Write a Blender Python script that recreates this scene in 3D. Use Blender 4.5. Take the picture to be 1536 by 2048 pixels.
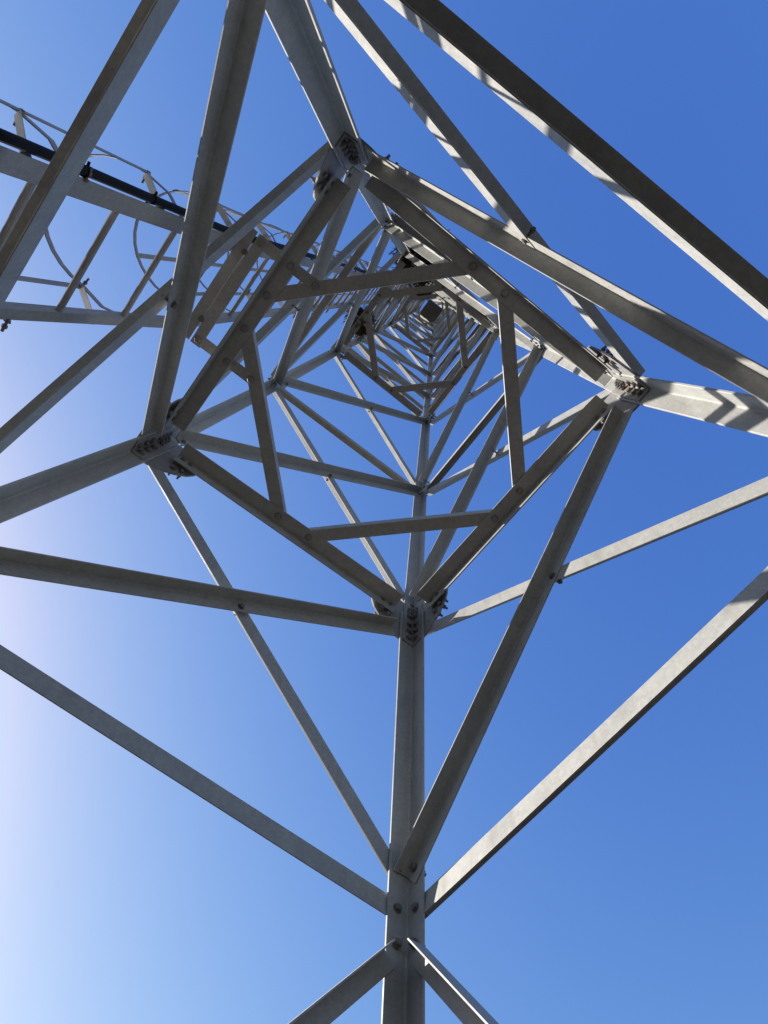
import bpy, bmesh, math, random
from mathutils import Vector, Matrix

for o in list(bpy.data.objects):
    bpy.data.objects.remove(o, do_unlink=True)
C = bpy.context.scene.collection
SC = bpy.context.scene
V = Vector

# ------------------------------------------------------------------ camera, sky, sun, exposure
cam_data = bpy.data.cameras.new("camera")
cam = bpy.data.objects.new("camera", cam_data)
C.objects.link(cam)
R_ = V((-0.792436, 0.605219, 0.07586))
U_ = V((0.59696, 0.743995, 0.300184))
F_ = V((-0.125238, -0.283162, 0.95086))
M = Matrix((R_, U_, -F_)).transposed().to_4x4()
M.translation = V((0.13764, 0.61580, 1.5))
cam.matrix_world = M
cam_data.sensor_fit = 'HORIZONTAL'
cam_data.sensor_width = 36.0
cam_data.lens = 36.0 * 1400.0 / 1536.0
cam_data.clip_start = 0.05
cam_data.clip_end = 2000.0
SC.camera = cam

SUN_ELEV = math.radians(23.5)
SUN_DIR = V((0.615, -0.788, 0.0)).normalized() * math.cos(SUN_ELEV) + V((0, 0, math.sin(SUN_ELEV)))
SUN_AZ = math.atan2(SUN_DIR.x, SUN_DIR.y)          # clockwise from +Y

world = bpy.data.worlds.new("World")
SC.world = world
world.use_nodes = True
wn, wl = world.node_tree.nodes, world.node_tree.links
wn.clear()
sky = wn.new('ShaderNodeTexSky')
sky.sky_type = 'NISHITA'
sky.sun_disc = False
sky.sun_elevation = SUN_ELEV
sky.sun_rotation = SUN_AZ
sky.altitude = 100.0
sky.air_density = 1.3
sky.dust_density = 1.7
sky.ozone_density = 3.0
bg = wn.new('ShaderNodeBackground')
bg.inputs['Strength'].default_value = 0.1
wo = wn.new('ShaderNodeOutputWorld')
# film-like response of the sky colour, one contrast per channel (hazier and paler towards the sun)
sep = wn.new('ShaderNodeSeparateColor'); comb = wn.new('ShaderNodeCombineColor')
wl.new(sky.outputs[0], sep.inputs[0])
for i, (g_, c_, top_) in enumerate(((1.617, 2.713, 0.245), (1.230, 1.270, 0.335), (0.597, 0.676, 0.5))):
    def mth(op, src, val):
        m = wn.new('ShaderNodeMath'); m.operation = op
        wl.new(src, m.inputs[0]); m.inputs[1].default_value = val
        return m.outputs[0]
    o_ = mth('MULTIPLY', sep.outputs[i], 0.1)
    o_ = mth('MINIMUM', o_, top_)
    o_ = mth('POWER', o_, g_)
    o_ = mth('MULTIPLY', o_, c_ * 10.0)
    wl.new(o_, comb.inputs[i])
wl.new(comb.outputs[0], bg.inputs['Color'])
wl.new(bg.outputs[0], wo.inputs['Surface'])

sd = bpy.data.lights.new("sun", 'SUN')
sd.energy = 5.0
sd.angle = math.radians(0.53)
sd.color = (1.0, 0.93, 0.83)
sun = bpy.data.objects.new("sun", sd)
C.objects.link(sun)
sun.location = (20, -18, 30)
sun.rotation_euler = SUN_DIR.to_track_quat('Z', 'Y').to_euler()

SC.view_settings.view_transform = 'Standard'
SC.view_settings.look = 'None'
SC.view_settings.exposure = 1.2
SC.view_settings.gamma = 1.0

# ------------------------------------------------------------------ materials
def steel(name, base, dark, rough=0.55, metal=0.25, rust=0.0):
    m = bpy.data.materials.new(name)
    m.use_nodes = True
    n, l = m.node_tree.nodes, m.node_tree.links
    b = n['Principled BSDF']
    tc = n.new('ShaderNodeTexCoord')
    n1 = n.new('ShaderNodeTexNoise'); n1.inputs['Scale'].default_value = 7.0; n1.inputs['Detail'].default_value = 6.0
    n2 = n.new('ShaderNodeTexNoise'); n2.inputs['Scale'].default_value = 160.0; n2.inputs['Detail'].default_value = 3.0
    mx = n.new('ShaderNodeMix'); mx.data_type = 'FLOAT'; mx.inputs[0].default_value = 0.42
    l.new(tc.outputs['Object'], n1.inputs['Vector']); l.new(tc.outputs['Object'], n2.inputs['Vector'])
    l.new(n1.outputs['Fac'], mx.inputs[2]); l.new(n2.outputs['Fac'], mx.inputs[3])
    cr = n.new('ShaderNodeValToRGB')
    cr.color_ramp.elements[0].position = 0.33; cr.color_ramp.elements[0].color = (*dark, 1)
    cr.color_ramp.elements[1].position = 0.66; cr.color_ramp.elements[1].color = (*base, 1)
    l.new(mx.outputs[0], cr.inputs['Fac'])
    out = cr.outputs['Color']
    # zinc spangle
    vo = n.new('ShaderNodeTexVoronoi'); vo.inputs['Scale'].default_value = 75.0
    l.new(tc.outputs['Object'], vo.inputs['Vector'])
    sp = n.new('ShaderNodeSeparateColor'); l.new(vo.outputs['Color'], sp.inputs[0])
    mr = n.new('ShaderNodeMapRange'); mr.inputs[3].default_value = 0.93; mr.inputs[4].default_value = 1.07
    l.new(sp.outputs[0], mr.inputs[0])
    vm = n.new('ShaderNodeVectorMath'); vm.operation = 'SCALE'
    l.new(out, vm.inputs[0]); l.new(mr.outputs[0], vm.inputs['Scale'])
    out = vm.outputs[0]
    # pale white-rust blooms and drips
    mpw = n.new('ShaderNodeMapping'); mpw.inputs['Scale'].default_value = (9.0, 9.0, 2.5)
    nw = n.new('ShaderNodeTexNoise'); nw.inputs['Scale'].default_value = 1.6; nw.inputs['Detail'].default_value = 8.0; nw.inputs['Roughness'].default_value = 0.72
    l.new(tc.outputs['Object'], mpw.inputs['Vector']); l.new(mpw.outputs[0], nw.inputs['Vector'])
    rw = n.new('ShaderNodeValToRGB')
    rw.color_ramp.elements[0].position = 0.60; rw.color_ramp.elements[0].color = (0, 0, 0, 1)
    rw.color_ramp.elements[1].position = 0.72; rw.color_ramp.elements[1].color = (0.22, 0.22, 0.22, 1)
    l.new(nw.outputs['Fac'], rw.inputs['Fac'])
    mw = n.new('ShaderNodeMix'); mw.data_type = 'RGBA'
    l.new(rw.outputs['Color'], mw.inputs[0]); l.new(out, mw.inputs[6])
    mw.inputs[7].default_value = (min(1, base[0] * 1.5), min(1, base[1] * 1.5), min(1, base[2] * 1.5), 1)
    out = mw.outputs[2]
    # long grime streaks and scattered rust freckles
    mp = n.new('ShaderNodeMapping'); mp.inputs['Scale'].default_value = (26.0, 26.0, 1.6)
    n3 = n.new('ShaderNodeTexNoise'); n3.inputs['Scale'].default_value = 1.0; n3.inputs['Detail'].default_value = 5.0
    l.new(tc.outputs['Object'], mp.inputs['Vector']); l.new(mp.outputs[0], n3.inputs['Vector'])
    r3 = n.new('ShaderNodeValToRGB')
    r3.color_ramp.elements[0].position = 0.52; r3.color_ramp.elements[0].color = (0, 0, 0, 1)
    r3.color_ramp.elements[1].position = 0.75; r3.color_ramp.elements[1].color = (0.38, 0.38, 0.38, 1)
    l.new(n3.outputs['Fac'], r3.inputs['Fac'])
    m2 = n.new('ShaderNodeMix'); m2.data_type = 'RGBA'
    l.new(r3.outputs['Color'], m2.inputs[0]); l.new(out, m2.inputs[6])
    m2.inputs[7].default_value = (dark[0] * 0.72, dark[1] * 0.68, dark[2] * 0.62, 1)
    out = m2.outputs[2]
    if rust > 0:
        n4 = n.new('ShaderNodeTexNoise'); n4.inputs['Scale'].default_value = 38.0; n4.inputs['Detail'].default_value = 4.0
        l.new(tc.outputs['Object'], n4.inputs['Vector'])
        r4 = n.new('ShaderNodeValToRGB')
        r4.color_ramp.elements[0].position = 0.62 - 0.2 * rust; r4.color_ramp.elements[0].color = (0, 0, 0, 1)
        r4.color_ramp.elements[1].position = 0.74 - 0.2 * rust; r4.color_ramp.elements[1].color = (1, 1, 1, 1)
        l.new(n4.outputs['Fac'], r4.inputs['Fac'])
        m3 = n.new('ShaderNodeMix'); m3.data_type = 'RGBA'
        l.new(r4.outputs['Color'], m3.inputs[0]); l.new(out, m3.inputs[6])
        m3.inputs[7].default_value = (0.20, 0.095, 0.045, 1)
        out = m3.outputs[2]
    l.new(out, b.inputs['Base Color'])
    b.inputs['Metallic'].default_value = metal
    b.inputs['Specular IOR Level'].default_value = 0.3
    rr = n.new('ShaderNodeMapRange')
    rr.inputs[1].default_value = 0.3; rr.inputs[2].default_value = 0.7
    rr.inputs[3].default_value = rough - 0.12; rr.inputs[4].default_value = rough + 0.12
    l.new(n1.outputs['Fac'], rr.inputs[0]); l.new(rr.outputs[0], b.inputs['Roughness'])
    bp = n.new('ShaderNodeBump'); bp.inputs['Strength'].default_value = 0.08; bp.inputs['Distance'].default_value = 0.002
    l.new(n2.outputs['Fac'], bp.inputs['Height']); l.new(bp.outputs[0], b.inputs['Normal'])
    return m

def plain(name, col, rough=0.6, var=0.3, scale=30.0):
    m = bpy.data.materials.new(name)
    m.use_nodes = True
    n, l = m.node_tree.nodes, m.node_tree.links
    b = n['Principled BSDF']
    tc = n.new('ShaderNodeTexCoord')
    t = n.new('ShaderNodeTexNoise'); t.inputs['Scale'].default_value = scale; t.inputs['Detail'].default_value = 5.0
    l.new(tc.outputs['Object'], t.inputs['Vector'])
    cr = n.new('ShaderNodeValToRGB')
    cr.color_ramp.elements[0].position = 0.3; cr.color_ramp.elements[0].color = (*[c * (1 - var) for c in col], 1)
    cr.color_ramp.elements[1].position = 0.7; cr.color_ramp.elements[1].color = (*[c * (1 + var) for c in col], 1)
    l.new(t.outputs['Fac'], cr.inputs['Fac'])
    l.new(cr.outputs['Color'], b.inputs['Base Color'])
    b.inputs['Roughness'].default_value = rough
    b.inputs['Specular IOR Level'].default_value = 0.2
    return m

STEEL = steel("galvanised_steel", (0.322, 0.323, 0.312), (0.252, 0.254, 0.245), metal=0.0)
PLATE = steel("plate_steel", (0.25, 0.245, 0.237), (0.16, 0.156, 0.15), metal=0.0, rust=0.12)
BOLT = steel("bolt_steel", (0.18, 0.172, 0.163), (0.10, 0.094, 0.088), rough=0.5, metal=0.2, rust=0.2)
LADDER = steel("ladder_steel", (0.30, 0.296, 0.29), (0.22, 0.216, 0.21), metal=0.0)
RUBBER = plain("black_rubber", (0.0035, 0.0035, 0.004), 0.7, 0.25)
TWIG = plain("dry_twig", (0.050, 0.036, 0.025), 0.9, 0.5, 60.0)
PANEL = plain("pale_panel", (0.55, 0.52, 0.47), 0.6, 0.12, 3.0)
DIRT = plain("dry_ground", (0.034, 0.027, 0.020), 0.95, 0.35, 0.8)

# ------------------------------------------------------------------ mesh helpers
def obj(name, bm, mat, parent=None):
    me = bpy.data.meshes.new(name)
    bmesh.ops.recalc_face_normals(bm, faces=bm.faces)
    bm.to_mesh(me); bm.free()
    me.materials.append(mat)
    o = bpy.data.objects.new(name, me)
    C.objects.link(o)
    if parent is not None:
        o.parent = parent
    return o

def thing(name, label, cat, loc=(0, 0, 0), group=None):
    o = bpy.data.objects.new(name, None)
    C.objects.link(o)
    o.location = loc
    o['label'] = label; o['category'] = cat
    if group: o['group'] = group
    return o

def tag(o, label, cat, group=None):
    o['label'] = label; o['category'] = cat
    if group: o['group'] = group

def extrude_rings(bm, rings, cap=True):
    vs = [[bm.verts.new(p) for p in r] for r in rings]
    n = len(rings[0])
    for a, b in zip(vs[:-1], vs[1:]):
        for i in range(n):
            j = (i + 1) % n
            bm.faces.new((a[i], a[j], b[j], b[i]))
    if cap:
        bm.faces.new(vs[0][::-1]); bm.faces.new(vs[-1])

def l_profile(wa, wb, t):
    """rolled angle section: heel at (0,0), flange a along x, flange b along y, rounded root and toes"""
    r = t * 0.9; q = t * 0.4
    pts = [(0, 0), (wa, 0), (wa, t - q)]
    for k in range(1, 4):
        a = math.pi / 2 * k / 3
        pts.append((wa - q + q * math.cos(a), t - q + q * math.sin(a)))
    for k in range(0, 5):
        a = math.pi * 1.5 - math.pi / 2 * k / 4
        pts.append((t + r + r * math.cos(a), t + r + r * math.sin(a)))
    for k in range(0, 4):
        a = math.pi / 2 * k / 3
        pts.append((t - q + q * math.cos(a), wb - q + q * math.sin(a)))
    pts.append((0, wb))
    return pts

def add_L(bm, A, B, a, b, wa, wb, t):
    pr = l_profile(wa, wb, t)
    extrude_rings(bm, [[P + a * x + b * y for x, y in pr] for P in (A, B)])

def add_box(bm, c, ex, ey, ez, sx, sy, sz):
    c = V(c)
    q = [(-1, -1), (1, -1), (1, 1), (-1, 1)]
    extrude_rings(bm, [[c + ex * (sx / 2 * i) + ey * (sy / 2 * j) + ez * (sz / 2 * k) for i, j in q] for k in (-1, 1)])

def add_prism(bm, poly, o, eu, ev, en, t):
    extrude_rings(bm, [[o + eu * u + ev * v + en * k for u, v in poly] for k in (0, t)])

def frame_of(d):
    d = d.normalized()
    x = d.orthogonal().normalized()
    return x, d.cross(x), d

def add_rod(bm, A, B, ra, rb=None, n=8):
    rb = ra if rb is None else rb
    x, y, d = frame_of(B - A)
    extrude_rings(bm, [[P + x * (r * math.cos(2 * math.pi * i / n)) + y * (r * math.sin(2 * math.pi * i / n)) for i in range(n)]
                       for P, r in ((A, ra), (B, rb))])

def add_tube(bm, pts, r, n=10):
    rings = []
    for i, p in enumerate(pts):
        d = (pts[min(i + 1, len(pts) - 1)] - pts[max(i - 1, 0)]).normalized()
        x = d.cross(V((0, 1, 0)))
        x = x.normalized() if x.length > 1e-4 else V((1, 0, 0))
        y = d.cross(x)
        rings.append([p + x * (r * math.cos(2 * math.pi * k / n)) + y * (r * math.sin(2 * math.pi * k / n)) for k in range(n)])
    extrude_rings(bm, rings)

def add_bolt(bm, p, n, R=0.0135, h=0.010, grip=0.03, tail=0.018, rot=0.0):
    """hex head on the side n points to; washer, shank, nut and tail on the other"""
    n = n.normalized()
    x, y, _ = frame_of(n)
    def hexa(z0, z1, rad, sides=6, top=1.0):
        extrude_rings(bm, [[p + n * z + x * (rad * s * math.cos(rot + 2 * math.pi * i / sides)) + y * (rad * s * math.sin(rot + 2 * math.pi * i / sides))
                            for i in range(sides)] for z, s in ((z0, 1), (z0 + (z1 - z0) * 0.75, 1), (z1, top))])
    hexa(0.0005, 0.0025, R * 1.25, 12)
    hexa(0.0025, h + 0.0025, R, 6, 0.86)
    hexa(-grip - tail, 0.0005, R * 0.55, 8, 0.9)
    hexa(-grip - 0.011, -grip, R, 6, 0.95)

# ------------------------------------------------------------------ tower skeleton
CORN = {'B': (-1, -1), 'R': (-1, 1), 'T': (1, 1), 'L': (1, -1)}
Z1 = 5.008
def zr(zm): return zm * 0.55 + 2.0244           # fitted height -> metres
LEV = {0: 3.383, 1: Z1, 2: 7.368, 3: 10.334, 4: 12.202, 5: 14.51, 6: zr(28), 7: zr(32), 8: zr(36), 9: zr(40), 10: zr(44), 11: zr(49)}
ROOT = {
 (1, 'T'): (0.8156, 0.836), (1, 'L'): (0.8273, -0.85), (1, 'B'): (-0.8162, -0.8087), (1, 'R'): (-0.8442, 0.8176),
 (2, 'T'): (0.7833, 0.7771), (2, 'L'): (0.7706, -0.7874), (2, 'B'): (-0.7741, -0.7747), (2, 'R'): (-0.7738, 0.7796),
 (3, 'T'): (0.7255, 0.7286), (3, 'L'): (0.7229, -0.7111), (3, 'B'): (-0.7248, -0.7289), (3, 'R'): (-0.7077, 0.6945),
 (4, 'T'): (0.692, 0.6934), (4, 'L'): (0.6749, -0.6663), (4, 'B'): (-0.6898, -0.6912), (4, 'R'): (-0.6834, 0.6877)}
GROUND = -0.70
OUT1 = 0.014                                   # leg root stands this far outside the bolt lines at level 1
SLOPE = {'T': (0.122, 0.108), 'L': (0.146, 0.138), 'B': (0.138, 0.138), 'R': (0.120, 0.142)}

def root(k, c):
    s = CORN[c]
    if k == 0:
        p = root(1, c)
        d = Z1 - LEV[0]
        return V((p.x + s[0] * d * SLOPE[c][0], p.y + s[1] * d * SLOPE[c][1], LEV[0]))
    if k == -1:
        p = root(1, c)
        d = Z1 - GROUND
        return V((p.x + s[0] * d * SLOPE[c][0], p.y + s[1] * d * SLOPE[c][1], GROUND))
    z = LEV[k]
    if (k, c) in ROOT:
        x, y = ROOT[(k, c)]
        if k == 1:
            x += s[0] * OUT1; y += s[1] * OUT1
        return V((x, y, z))
    w = 0.587 - (z - LEV[6]) * 0.0186
    return V((s[0] * w, s[1] * w, z))

def leg_at(c, z):
    ks = sorted(LEV)
    if z <= LEV[0]:
        a, b = root(-1, c), root(0, c)
    else:
        for i in range(len(ks) - 1):
            if z <= LEV[ks[i + 1]]: break
        a, b = root(ks[i], c), root(ks[i + 1], c)
    return a + (b - a) * ((z - a.z) / (b.z - a.z))

FACES = {'LB': ('L', 'B', V((0, 1, 0))), 'BR': ('B', 'R', V((1, 0, 0))), 'RT': ('R', 'T', V((0, -1, 0))), 'TL': ('T', 'L', V((-1, 0, 0)))}
LEGT = {-1: (0.093, 0.0095), 1: (0.076, 0.0075), 3: (0.07, 0.007), 6: (0.066, 0.0065), 9: (0.06, 0.006)}
def leg_size(k):
    key = max(q for q in LEGT if q <= k)
    return LEGT[key]

def face_n(c1, c2, nin, za, zb):
    """inward normal of the battered face between two heights"""
    m0 = (leg_at(c1, za) + leg_at(c2, za)) / 2; m1 = (leg_at(c1, zb) + leg_at(c2, zb)) / 2
    up = (m1 - m0).normalized()
    n = (nin - up * nin.dot(up)).normalized()
    return n, up

tower = thing('lattice_tower', 'tall square lattice tower of grey galvanised steel angles, seen from inside its base', 'tower')

# legs -----------------------------------------------------------------
LEGS = {}
for c, s in CORN.items():
    bm = bmesh.new()
    segs = [(-1, 0), (0, 1)] + [(k, k + 1) for k in range(1, 11)]
    for a, b in segs:
        w, t = leg_size(a if a >= 1 else -1)
        A, B = root(a, c), root(b, c)
        pr = l_profile(w, w, t)
        ex = V((-s[0], 0, 0)); ey = V((0, -s[1], 0))
        off = V((s[0] * t, s[1] * t, 0))
        extrude_rings(bm, [[P + off + ex * x + ey * y for x, y in pr] for P in (A, B)])
    LEGS[c] = obj('leg', bm, STEEL, tower)

# generic brace in a face ------------------------------------------------
def brace_bm(bm, P, Q, n, w, t, kind, lift=None, fl=1.0):
    """P,Q on the leg-root plane.  'in': web on the inner side, flange pointing into the tower;
       'out': web outside the leg, flange pointing out.  Flange at the upper edge in both."""
    d = (Q - P).normalized()
    v = n.cross(d)
    if v.z < 0: v = -v
    if kind == 'in':
        off = n * (0.0012 if fl > 0 else 0) + v * (0 if lift is None else lift)
        add_L(bm, P + off, Q + off, -v, n, w, w, t)
    else:
        off = -n * 0.0125 + v * (w * 0.5 if lift is None else lift)
        add_L(bm, P + off, Q + off, -v, -n, w, w * fl, t)
    return v

stuff_bolts = bmesh.new()
def small_bolt(p, n, R=0.012, **k):
    add_bolt(stuff_bolts, p, n, R, **k)

def lerp(a, b, t): return a + (b - a) * t

def diag(f, c_hi, z_hi, c_lo, z_lo, w, t, kind, in_hi=0.05, in_lo=0.05):
    c1, c2, nin = FACES[f]
    n, up = face_n(c1, c2, nin, z_lo, z_hi)
    H = leg_at(c_hi, z_hi); Lw = leg_at(c_lo, z_lo)
    ln = (Lw - H).length
    H2 = lerp(H, Lw, in_hi / ln); L2 = lerp(Lw, H, in_lo / ln)
    bm = bmesh.new()
    v = brace_bm(bm, H2, L2, n, w, t, kind)
    o = obj('diagonal_brace', bm, STEEL, tower)
    return H2, L2, n, v

# lower X panels (level 0 - level 1), measured end heights
INHI = {'LB': ('B', 'L'), 'BR': ('R', 'B'), 'RT': ('T', 'R'), 'TL': ('L', 'T')}   # inner diagonal: high corner, low corner
for f, (hi, lo) in INHI.items():
    diag(f, hi, Z1 - 0.09, lo, LEV[0] + 0.13, 0.068, 0.006, 'in', 0.17, 0.0)
    diag(f, lo, Z1 - 0.11, hi, LEV[0] + ({'BR': 0.10, 'RT': 0.12, 'LB': 0.09}.get(f, 0.17)), 0.068, 0.006, 'out', 0.0, -0.02)
    c1, c2, nin = FACES[f]
    n, up = face_n(c1, c2, nin, LEV[0], Z1)
    a, b = leg_at(hi, Z1 - 0.10), leg_at(lo, LEV[0] + 0.13)
    c_, d_ = leg_at(lo, Z1 - 0.11), leg_at(hi, LEV[0] + ({'BR': 0.10, 'RT': 0.12, 'LB': 0.09}.get(f, 0.17)))
    # bolt at the crossing
    u = ((d_ - c_).cross(c_ - a)).length / max(1e-6, ((d_ - c_).cross(b - a)).length)
    X = a + (b - a) * u
    dd = (b - a).normalized(); vv = n.cross(dd); vv = vv if vv.z > 0 else -vv
    small_bolt(X + n * 0.0075 - vv * 0.036, n, 0.0125, grip=0.035)
# panel between the ground and level 0
for f, (c1, c2, nin) in FACES.items():
    top = 'B' if 'B' in f else 'T'
    oth = c1 if c2 == top else c2
    diag(f, top, LEV[0] - 0.048, oth, GROUND + 0.36, 0.068, 0.006, 'in', 0.142, 0.05)
    diag(f, oth, LEV[0] - 0.09, top, GROUND + 0.10, 0.068, 0.006, 'out', 0.0, 0.0)
# upper panels
WD = {1: 0.066, 2: 0.062, 3: 0.064, 4: 0.064, 5: 0.064, 6: 0.063, 7: 0.062, 8: 0.06, 9: 0.058, 10: 0.055}
for k in range(1, 11):
    w = WD[k]
    lo_off = 0.12 if k == 1 else 0.06
    for f, (hi, lo) in INHI.items():
        A, B, n, v = diag(f, hi, LEV[k + 1] - 0.07, lo, LEV[k] + lo_off, w, 0.005, 'in', 0.05, 0.06)
        A2, B2, _, _ = diag(f, lo, LEV[k + 1] - 0.07, hi, LEV[k] + lo_off, w, 0.005, 'out', 0.0, 0.0)
        if k <= 5:
            X = (A + B + A2 + B2) / 4
            small_bolt(X + n * 0.007 - v * w * 0.5, n, 0.011, grip=0.03)
            for q in (A, B):
                dd = (B - A).normalized() * (0.03 if q is A else -0.03)
                small_bolt(q + dd + n * 0.0065 - v * w * 0.5, n, 0.011, grip=0.04, tail=0.02)
            for q, sg in ((A2, 1), (B2, -1)):
                dd = (B2 - A2).normalized() * 0.03 * sg
                small_bolt(q + dd + n * 0.001, n, 0.011, grip=0.03, tail=0.02)

# horizontals -------------------------------------------------------------
def horiz(f, z, w, t, kind, inset):
    c1, c2, nin = FACES[f]
    n = nin
    A, B = leg_at(c1, z), leg_at(c2, z)
    ln = (B - A).length
    A2, B2 = lerp(A, B, inset / ln), lerp(B, A, inset / ln)
    bm = bmesh.new()
    brace_bm(bm, A2, B2, n, w, t, kind, 0.0 if kind == 'in' else w * 0.5, 0.86 if z == LEV[0] else 1.0)
    obj('horizontal_brace', bm, STEEL, tower)
    return A2, B2, n

DIAPH = (1, 3, 6, 9)
for k in range(3, 11):
    for f in FACES:
        A, B, n = horiz(f, (LEV[k] + LEV[k + 1]) / 2, 0.052, 0.005, 'out', 0.01)
        if k <= 6:
            for q, sg in ((A, 1), (B, -1)):
                small_bolt(q + (B - A).normalized() * 0.035 * sg + n * 0.001, n, 0.011, grip=0.03, tail=0.03)
WH = {0: 0.085, 1: 0.086, 2: 0.066, 3: 0.075, 4: 0.062, 5: 0.06, 6: 0.072, 7: 0.058, 8: 0.056, 9: 0.062, 10: 0.054, 11: 0.05}
BOLTS_H = []
for k in range(0, 12):
    for f in FACES:
        if k in DIAPH:
            horiz(f, LEV[k], WH[k], 0.0065, 'in', WH[k] + 0.045)
        else:
            A, B, n = horiz(f, LEV[k], WH[k], 0.006, 'out', -0.01 if k == 0 else 0.01)
            if 0 < k <= 5:
                for q, sg in ((A, 1), (B, -1)):
                    small_bolt(q + (B - A).normalized() * 0.035 * sg + n * 0.001, n, 0.011, grip=0.03, tail=0.022)

# inner diamond of each diaphragm, ladder bracket
def mid_pts(k):
    out = {}
    for f, (c1, c2, nin) in FACES.items():
        A, B = root(k, c1), root(k, c2)
        out[f] = ((A + B) / 2 + nin * (0.0012 + WH[k] * 0.52), (B - A).normalized())
    return out
BW = {1: 0.069, 3: 0.080, 6: 0.068, 9: 0.055}
UP = V((0, 0, 1))
for k in DIAPH:
    mp = mid_pts(k)
    order = ['LB', 'BR', 'RT', 'TL']
    half = 0.098 if k == 1 else 0.125 if k == 3 else 0.095
    z = V((0, 0, 0.0012))
    for i, f in enumerate(order):
        g = order[(i + 1) % 4]
        A = mp[f][0] + mp[f][1] * half
        B = mp[g][0] - mp[g][1] * half
        d = (B - A).normalized()
        inw = V((-d.y, d.x, 0))
        if inw.dot((A + B) / 2) > 0: inw = -inw
        w = BW[k]
        Ax, Bx = A - d * 0.03, B + d * 0.03
        bm = bmesh.new()
        off = inw * (w * 0.5) + z
        add_L(bm, Ax + off, Bx + off, -inw, UP, w, w * 0.75, 0.0055)
        o = obj('inner_brace', bm, STEEL, tower)
        for q in (A, B):
            if k == 1:
                b = bmesh.new()
                add_bolt(b, q - V((0, 0, 0.0068)), -UP, 0.0165, h=0.011, grip=0.014, tail=0.015, rot=0.3 * i)
                obj('bolt', b, PLATE, o)
            elif k == 3:
                small_bolt(q - V((0, 0, 0.0068)), -UP, 0.0155, h=0.011, grip=0.014, tail=0.015)

# joints at level 1: gussets and splices -----------------------------------
GPOLY = [(0.012, -0.222), (0.100, -0.215), (0.190, -0.152), (0.240, -0.098), (0.264, -0.050), (0.272, 0.005), (0.262, 0.050), (0.232, 0.080), (0.140, 0.110), (0.012, 0.120)]
for f, (c1, c2, nin) in FACES.items():
    n, up = face_n(c1, c2, nin, Z1 - 0.5, Z1)
    for c, e in ((c1, c2), (c2, c1)):
        P = root(1, c); Q = root(1, e)
        eu = (Q - P).normalized()
        ev = n.cross(eu); ev = ev if ev.z > 0 else -ev
        bm = bmesh.new()
        add_prism(bm, GPOLY, P - n * 0.0105, eu, ev, -n, 0.009)
        g = obj('gusset_plate', bm, PLATE, tower)
        inner_high = INHI[f][0] == c
        spots = [(0.165, -0.028), (0.212, -0.030), (0.160, -0.118), (0.204, -0.100)]
        for (u_, v_) in spots:
            on_flange = False
            b = bmesh.new()
            on = 0.0075 if (inner_high or v_ > -0.05) else -0.009
            add_bolt(b, P + eu * u_ + ev * v_ + n * on, n, 0.0125, h=0.010, grip=0.045 if on > 0 else 0.022, tail=0.027, rot=random.Random(int(1e4 * (u_ + P.x))).random())
            obj('bolt', b, BOLT, g)

for c, s in CORN.items():
    # cover angle inside the leg, bent at the splice
    bm = bmesh.new()
    ex = V((-s[0], 0, 0)); ey = V((0, -s[1], 0))
    zs = [Z1 - 0.235, Z1 - 0.035, Z1 + 0.085]
    pr = l_profile(0.072, 0.072, 0.0075)
    extrude_rings(bm, [[leg_at(c, z) + V((-s[0], -s[1], 0)) * 0.0004 + ex * x + ey * y for x, y in pr] for z in zs])
    sp = obj('splice_angle', bm, PLATE, LEGS[c])
    for i, z in enumerate((Z1 - 0.195, Z1 - 0.140, Z1 - 0.085, Z1 - 0.012, Z1 + 0.024, Z1 + 0.060)):
        for (ax, nn) in ((ex, ey), (ey, ex)):
            b = bmesh.new()
            p = leg_at(c, z) + ax * (0.036 if i < 3 else 0.032) + nn * 0.008
            if c in ('T', 'R', 'L') and i >= 3:      # these have the nut and tail on the inside
                add_bolt(b, p - nn * 0.022, -nn, 0.0135, h=0.009, grip=0.022, tail=0.022, rot=i)
            else:
                add_bolt(b, p, nn, 0.0150, h=0.012, grip=0.022, tail=0.022, rot=i)
            obj('bolt', b, BOLT, LEGS[c]) if False else obj('bolt', b, BOLT, sp)

# splice plates further up (level 3 and 6), a leaner version
for k in (3, 6):
    for c, s in CORN.items():
        bm = bmesh.new()
        ex = V((-s[0], 0, 0)); ey = V((0, -s[1], 0))
        zs = [LEV[k] - 0.13, LEV[k], LEV[k] + 0.13]
        pr = l_profile(0.05, 0.05, 0.007)
        extrude_rings(bm, [[leg_at(c, z) + V((-s[0], -s[1], 0)) * 0.0004 + ex * x + ey * y for x, y in pr] for z in zs])
        obj('splice_angle', bm, PLATE, LEGS[c])
        for z in (-0.10, -0.065, 0.05, 0.085):
            for (ax, nn) in ((ex, ey), (ey, ex)):
                p = leg_at(c, LEV[k] + z) + ax * 0.03 + nn * 0.008
                small_bolt(p, nn, 0.0115, h=0.016, grip=0.022, tail=0.02)
    for f, (c1, c2, nin) in FACES.items():
        n, up = face_n(c1, c2, nin, LEV[k] - 0.5, LEV[k])
        for c, e in ((c1, c2), (c2, c1)):
            P = root(k, c); Q = root(k, e)
            eu = (Q - P).normalized(); ev = n.cross(eu); ev = ev if ev.z > 0 else -ev
            bm = bmesh.new()
            add_prism(bm, [(u * 0.62, v_ * 0.68) for u, v_ in GPOLY], P - n * 0.0085, eu, ev, -n, 0.007)
            obj('gusset_plate', bm, PLATE, tower)
            for (u_, v_) in ((0.10, -0.02), (0.13, -0.03), (0.10, -0.08)):
                small_bolt(P + eu * u_ + ev * v_ - n * 0.007, n, 0.0115, grip=0.022, tail=0.02)

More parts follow.
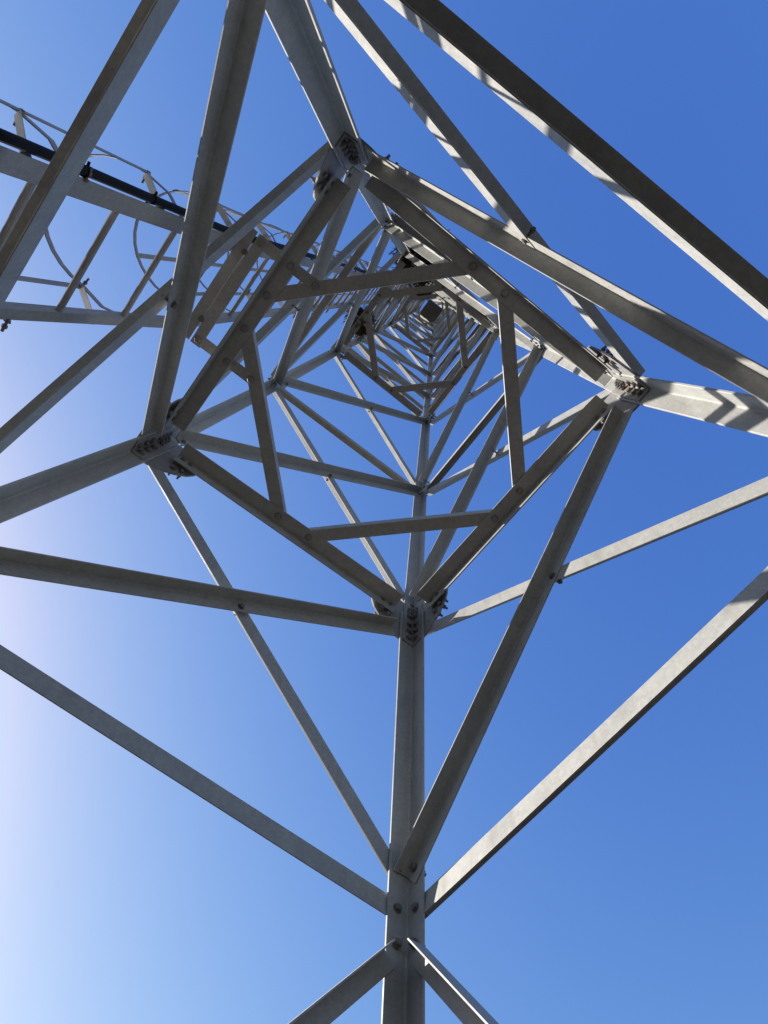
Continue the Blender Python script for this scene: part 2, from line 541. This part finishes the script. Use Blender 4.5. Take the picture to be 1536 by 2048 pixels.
# bolts of the level-0 joints
for c, s in CORN.items():
    ex = V((-s[0], 0, 0)); ey = V((0, -s[1], 0))
    for z, g in ((LEV[0] + 0.135, 0.05), (LEV[0] - 0.005, 0.05), (LEV[0] - 0.125, 0.05)):
        for (ax, nn) in ((ex, ey), (ey, ex)):
            p = leg_at(c, z) + ax * 0.045 + nn * 0.0005
            f = [q for q in FACES if c in q and FACES[q][2].dot(nn) > 0.9][0]
            if z > LEV[0] + 0.1 and INHI[f][1] == c: p += nn * 0.0068
            if z < LEV[0] - 0.1 and c in ('B', 'T'): p += nn * 0.0068
            if c == 'B':
                b = bmesh.new(); add_bolt(b, p, nn, 0.0135, h=0.010, grip=0.03, tail=0.02, rot=z * 7)
                obj('bolt', b, BOLT, LEGS[c])
            else:
                small_bolt(p, nn, 0.0145, h=0.011, grip=0.03, tail=0.02)

# ladder brackets standing out of the TL face at the diaphragms
def bracket(k, y0, y1, xi, x1, x2, w):
    z = LEV[k]
    for i, y in enumerate((y0, y1)):
        bm = bmesh.new()
        add_L(bm, V((xi - 0.02, y - w / 2, z + 0.0078)), V((x1 + 0.03, y - w / 2, z + 0.0078)), V((0, 1, 0)), UP, w, w * 0.6, 0.005)
        o = obj('bracket_arm', bm, STEEL, tower)
        for x in (xi + 0.015, (root(k, 'T').x + root(k, 'L').x) / 2 - 0.012 - 0.05):
            if k == 1:
                b = bmesh.new(); add_bolt(b, V((x, y, z - 0.0068)), -UP, 0.0155, h=0.011, grip=0.014, tail=0.015, rot=i)
                obj('bolt', b, PLATE, o)
    for x, ww, dz in ((x1, w, -0.001), (x2, w, -0.001)):
        bm = bmesh.new()
        sgn = 1 if x == x1 else -1
        add_L(bm, V((x - sgn * ww / 2, y1 - 0.03, z + dz)), V((x - sgn * ww / 2, y0 + 0.03, z + dz)), V((sgn, 0, 0)), -UP if False else UP, ww, 0.0052 if False else ww * 0.5, 0.005) if x == x2 else \
            add_L(bm, V((x - ww / 2, y1 - 0.03, z - 0.0062)), V((x - ww / 2, y0 + 0.03, z - 0.0062)), V((1, 0, 0)), UP, ww, 0.0058, 0.005)
        o = obj('bracket_bar', bm, STEEL, tower)
        if x == x1 and k == 1:
            for y in (y0, y1):
                b = bmesh.new(); add_bolt(b, V((x, y, z - 0.0066)), -UP, 0.0165, h=0.011, grip=0.014, tail=0.02, rot=y)
                obj('bolt', b, PLATE, o)
bracket(1, 0.272, -0.293, 0.612, 0.948, 1.015, 0.056)
bracket(3, 0.25, -0.24, 0.50, 0.84, 0.905, 0.055)
bracket(6, 0.22, -0.21, 0.40, 0.70, 0.755, 0.05)
# clip bolts that tie the two bracket bars together
for y in (0.19, -0.2):
    small_bolt(V((0.988, y, Z1 - 0.004)), -UP, 0.012, grip=0.012, tail=0.03)

# top platform and head panels
zt = LEV[10] + 0.9
bm = bmesh.new()
add_box(bm, (-0.05, -0.10, zt), V((1, 0, 0)), V((0, 1, 0)), UP, 0.60, 0.60, 0.03)
obj('top_platform', bm, plain("platform_underside", (0.13, 0.125, 0.11), 0.8, 0.2, 4.0), tower)
for cx, cy, sx, sy in ((-0.05, -0.53, 0.62, 0.05), (-0.05, 0.33, 0.62, 0.05)):
    bm = bmesh.new()
    e = V((0, -0.75, -0.66)).normalized()
    add_box(bm, (cx, cy, zt + 0.1), V((1, 0, 0)), V((0, 0.66, -0.75)), e, sx, 0.34, 0.012)
    obj('head_panel', bm, PANEL, tower)

o = obj('bolt', stuff_bolts, BOLT, tower)
o['kind'] = 'stuff'

# ------------------------------------------------------------------ ladder with safety cage
def rail_x(z): return 1.045 + 0.12 * (Z1 - z) if z < Z1 else 1.045 - 0.018 * (z - Z1)
def y_t(z): return 0.150 if z < Z1 else 0.150 + 0.004 * (z - Z1)
def y_l(z): return -0.262 if z < Z1 else -0.262 + 0.011 * (z - Z1)
ZTOP = 27.0
ladder = thing('caged_ladder', 'grey steel climbing ladder with hooped safety cage on the outer left side of the tower', 'ladder', (rail_x(GROUND), 0, GROUND))
def lobj(name, bm, mat=LADDER, parent=None):
    bmesh.ops.translate(bm, verts=bm.verts, vec=-ladder.location) if parent is None else bmesh.ops.translate(bm, verts=bm.verts, vec=-ladder.location)
    return obj(name, bm, mat, ladder if parent is None else parent)
for side in (1, -1):
    bm = bmesh.new()
    zz = [GROUND, Z1 - 0.02, ZTOP]
    w = 0.066 if side > 0 else 0.042
    pr = l_profile(w, 0.04, 0.006)
    yf = y_t if side > 0 else y_l
    rings = []
    for z in zz:
        P = V((rail_x(z), yf(z), z))
        rings.append([P + V((0, 1 if side > 0 else -1, 0)) * x + V((1, 0, 0)) * y for x, y in pr])
    extrude_rings(bm, rings)
    lobj('rail', bm)
z = 0.5345 - 0.4345 * 2
while z < ZTOP - 0.1:
    bm = bmesh.new()
    x = rail_x(z) + 0.012
    add_rod(bm, V((x, y_l(z) - 0.01, z)), V((x, y_t(z) + 0.01, z)), 0.0125, n=10)
    lobj('rung', bm)
    z += 0.4345
def strip(bm, pts, nrm, w, t, updir):
    """flat bar: width w along updir, thickness t along nrm"""
    rings = []
    for p, n in zip(pts, nrm):
        rings.append([p + n * (t / 2 * a) + updir * (w / 2 * b) for a, b in ((-1, -1), (1, -1), (1, 1), (-1, 1))])
    extrude_rings(bm, rings)
def cage_pts(z):
    x0 = rail_x(z); yt, yl = y_t(z) + 0.066, y_l(z) - 0.042
    yc = (y_t(z) + y_l(z)) / 2 + 0.04; r = 0.27 if z < Z1 + 0.5 else 0.26
    pts = [V((x0 + 0.02, yt - 0.03, z)), V((x0 + 0.14, yt + 0.03, z))]
    for i in range(0, 17):
        a = math.pi / 2 - math.pi * i / 16
        pts.append(V((x0 + 0.25 + r * 1.15 * math.cos(a), yc + r * math.sin(a), z)))
    pts += [V((x0 + 0.14, yl - 0.005, z)), V((x0 + 0.02, yl + 0.02, z))]
    return pts
hz = [3.76, 4.52, 5.30] + [6.05 + 0.80 * i for i in range(25)]
hz = [z for z in hz if z < ZTOP]
for z in hz:
    pts = cage_pts(z)
    nr = []
    for i, p in enumerate(pts):
        d = (pts[min(i + 1, len(pts) - 1)] - pts[max(i - 1, 0)]).normalized()
        nr.append(V((d.y, -d.x, 0)))
    bm = bmesh.new(); strip(bm, pts, nr, 0.032, 0.004, UP)
    h = lobj('cage_hoop', bm)
    b = bmesh.new()
    for i in (2, 10, 18):
        add_bolt(b, pts[i] - nr[i] * 0.004, nr[i] * -1, 0.0085, h=0.006, grip=0.016, tail=0.03)
    lobj('hoop_bolts', b, BOLT, h)
for i, zz in ((2, [3.0, 3.76, 4.52]), (18, [3.0, 3.76, 4.52]), (2, hz[2:]), (6, hz[2:]), (10, hz[2:]), (14, hz[2:]), (18, hz[2:])):
    bm = bmesh.new()
    rings = []
    for z in zz:
        P = cage_pts(z); p = P[i]
        d = (P[i + 1] - P[i - 1]).normalized()
        n = V((d.y, -d.x, 0))
        p = p + n * 0.0065 * (1 if n.dot(p - V((rail_x(z) + 0.25, -0.02, z))) > 0 else -1)
        rings.append([p + n * (0.002 * a) + d * (0.0125 * b) for a, b in ((-1, -1), (1, -1), (1, 1), (-1, 1))])
    extrude_rings(bm, rings)
    lobj('cage_strap', bm)
# flat stand-offs between rails and cage, bolt pairs along the lower rail edge
for z in hz[:12]:
    for sgn in (1, -1):
        x0 = rail_x(z)
        a = V((rail_x(z - 0.26) + 0.012, (y_t(z) + 0.062) if sgn > 0 else (y_l(z) - 0.038), z - 0.26))
        b_ = cage_pts(z)[2 if sgn > 0 else 18] + V((0, 0, -0.018))
        d = (b_ - a).normalized()
        bm = bmesh.new()
        s_ = V((0, 0, 1)).cross(d).normalized()
        strip(bm, [a, b_], [UP, UP], 0.030, 0.004, s_)
        st = lobj('standoff', bm)
        b = bmesh.new()
        add_bolt(b, a + V((0.0, 0.0, -0.002)), -UP, 0.009, h=0.007, grip=0.012, tail=0.015)
        add_bolt(b, V((x0, (y_l(z) - 0.05) if sgn < 0 else (y_t(z) + 0.07), z)), V((0, -sgn, 0)), 0.010, h=0.008, grip=0.012, tail=0.025)
        lobj('standoff_bolts', b, BOLT, st)

# ------------------------------------------------------------------ black feeder cable on the ladder rail
def cab(z, dx=0.0, dy=0.0): return V((rail_x(z) + 0.012 + dx, y_t(z) + 0.066 + 0.019 + dy, z))
bm = bmesh.new()
zz = [GROUND + 0.25 * i for i in range(int((ZTOP - 0.3) / 0.25))]
add_tube(bm, [cab(z, 0.003 * math.sin(z * 1.7), 0.003 * math.sin(z * 2.3)) for z in zz], 0.0165, 12)
cable = obj('feeder_cable', bm, RUBBER)
tag(cable, 'thick black cable strapped along the upper rail of the caged ladder', 'cable')
for i, z in enumerate([3.76, 4.18, 4.62] + [5.25 + 0.85 * j for j in range(22)]):
    bm = bmesh.new()
    p = cab(z)
    add_tube(bm, [p + V((0, 0, -0.009)), p + V((0, 0, 0.009))], 0.0186, 12)
    add_rod(bm, p + V((0, 0.015, 0)), p + V((0.003, 0.031, 0)), 0.005, n=6)
    add_box(bm, p + V((0.014, -0.03, 0)), V((1, 0, 0)), V((0, 1, 0)), UP, 0.003, 0.03, 0.014)
    obj('cable_clamp', bm, BOLT if i % 3 == 2 else RUBBER, cable)

# ------------------------------------------------------------------ stick nests wedged in the bracing
def nest(c, r, h, n, seed, label):
    rnd = random.Random(seed)
    bm = bmesh.new()
    for _ in range(n):
        a = rnd.uniform(0, 2 * math.pi); q = math.sqrt(rnd.random())
        p = V((math.cos(a) * r * q, math.sin(a) * r * q, h * (q * q - 0.5) + rnd.uniform(-0.3, 0.3) * h))
        yaw = a + math.pi / 2 + rnd.gauss(0, 0.7)
        d = V((math.cos(yaw), math.sin(yaw), rnd.gauss(0, 0.22))).normalized()
        ln = rnd.uniform(0.10, 0.30) * r / 0.25
        bend = V((rnd.gauss(0, 1), rnd.gauss(0, 1), rnd.gauss(0, 0.6))) * ln * 0.05
        rad = rnd.uniform(0.003, 0.0062)
        A, Mi, B = p - d * ln / 2, p + bend, p + d * ln / 2
        add_rod(bm, A, Mi, rad, rad * 0.85, 4); add_rod(bm, Mi, B, rad * 0.85, rad * 0.4, 4)
    o = obj('stick_nest', bm, TWIG)
    o.location = c
    tag(o, label, 'nest', 'stick nests in the tower')
    return o
nest(V((0.55, 0.80, LEV[3] + 0.12)), 0.30, 0.20, 1500, 3, 'largest dark nest of loose twigs wedged beside a tower leg under the sunlit braces')
nest(V((0.48, 0.46, LEV[6] + 0.12)), 0.24, 0.18, 700, 5, 'dark twig nest higher up the same leg, small behind the second diamond frame')
nest(V((0.70, -0.27, LEV[3] + 0.09)), 0.16, 0.14, 600, 9, 'brown twig nest on the ladder side bracket, left of the second diamond frame')

# ------------------------------------------------------------------ ground
bm = bmesh.new()
g = 24
vs = [[bm.verts.new((x * 25.0 - 300, y * 25.0 - 300, GROUND)) for y in range(g + 1)] for x in range(g + 1)]
for i in range(g):
    for j in range(g):
        bm.faces.new((vs[i][j], vs[i + 1][j], vs[i + 1][j + 1], vs[i][j + 1]))
ground = obj('ground', bm, DIRT)
ground['kind'] = 'structure'
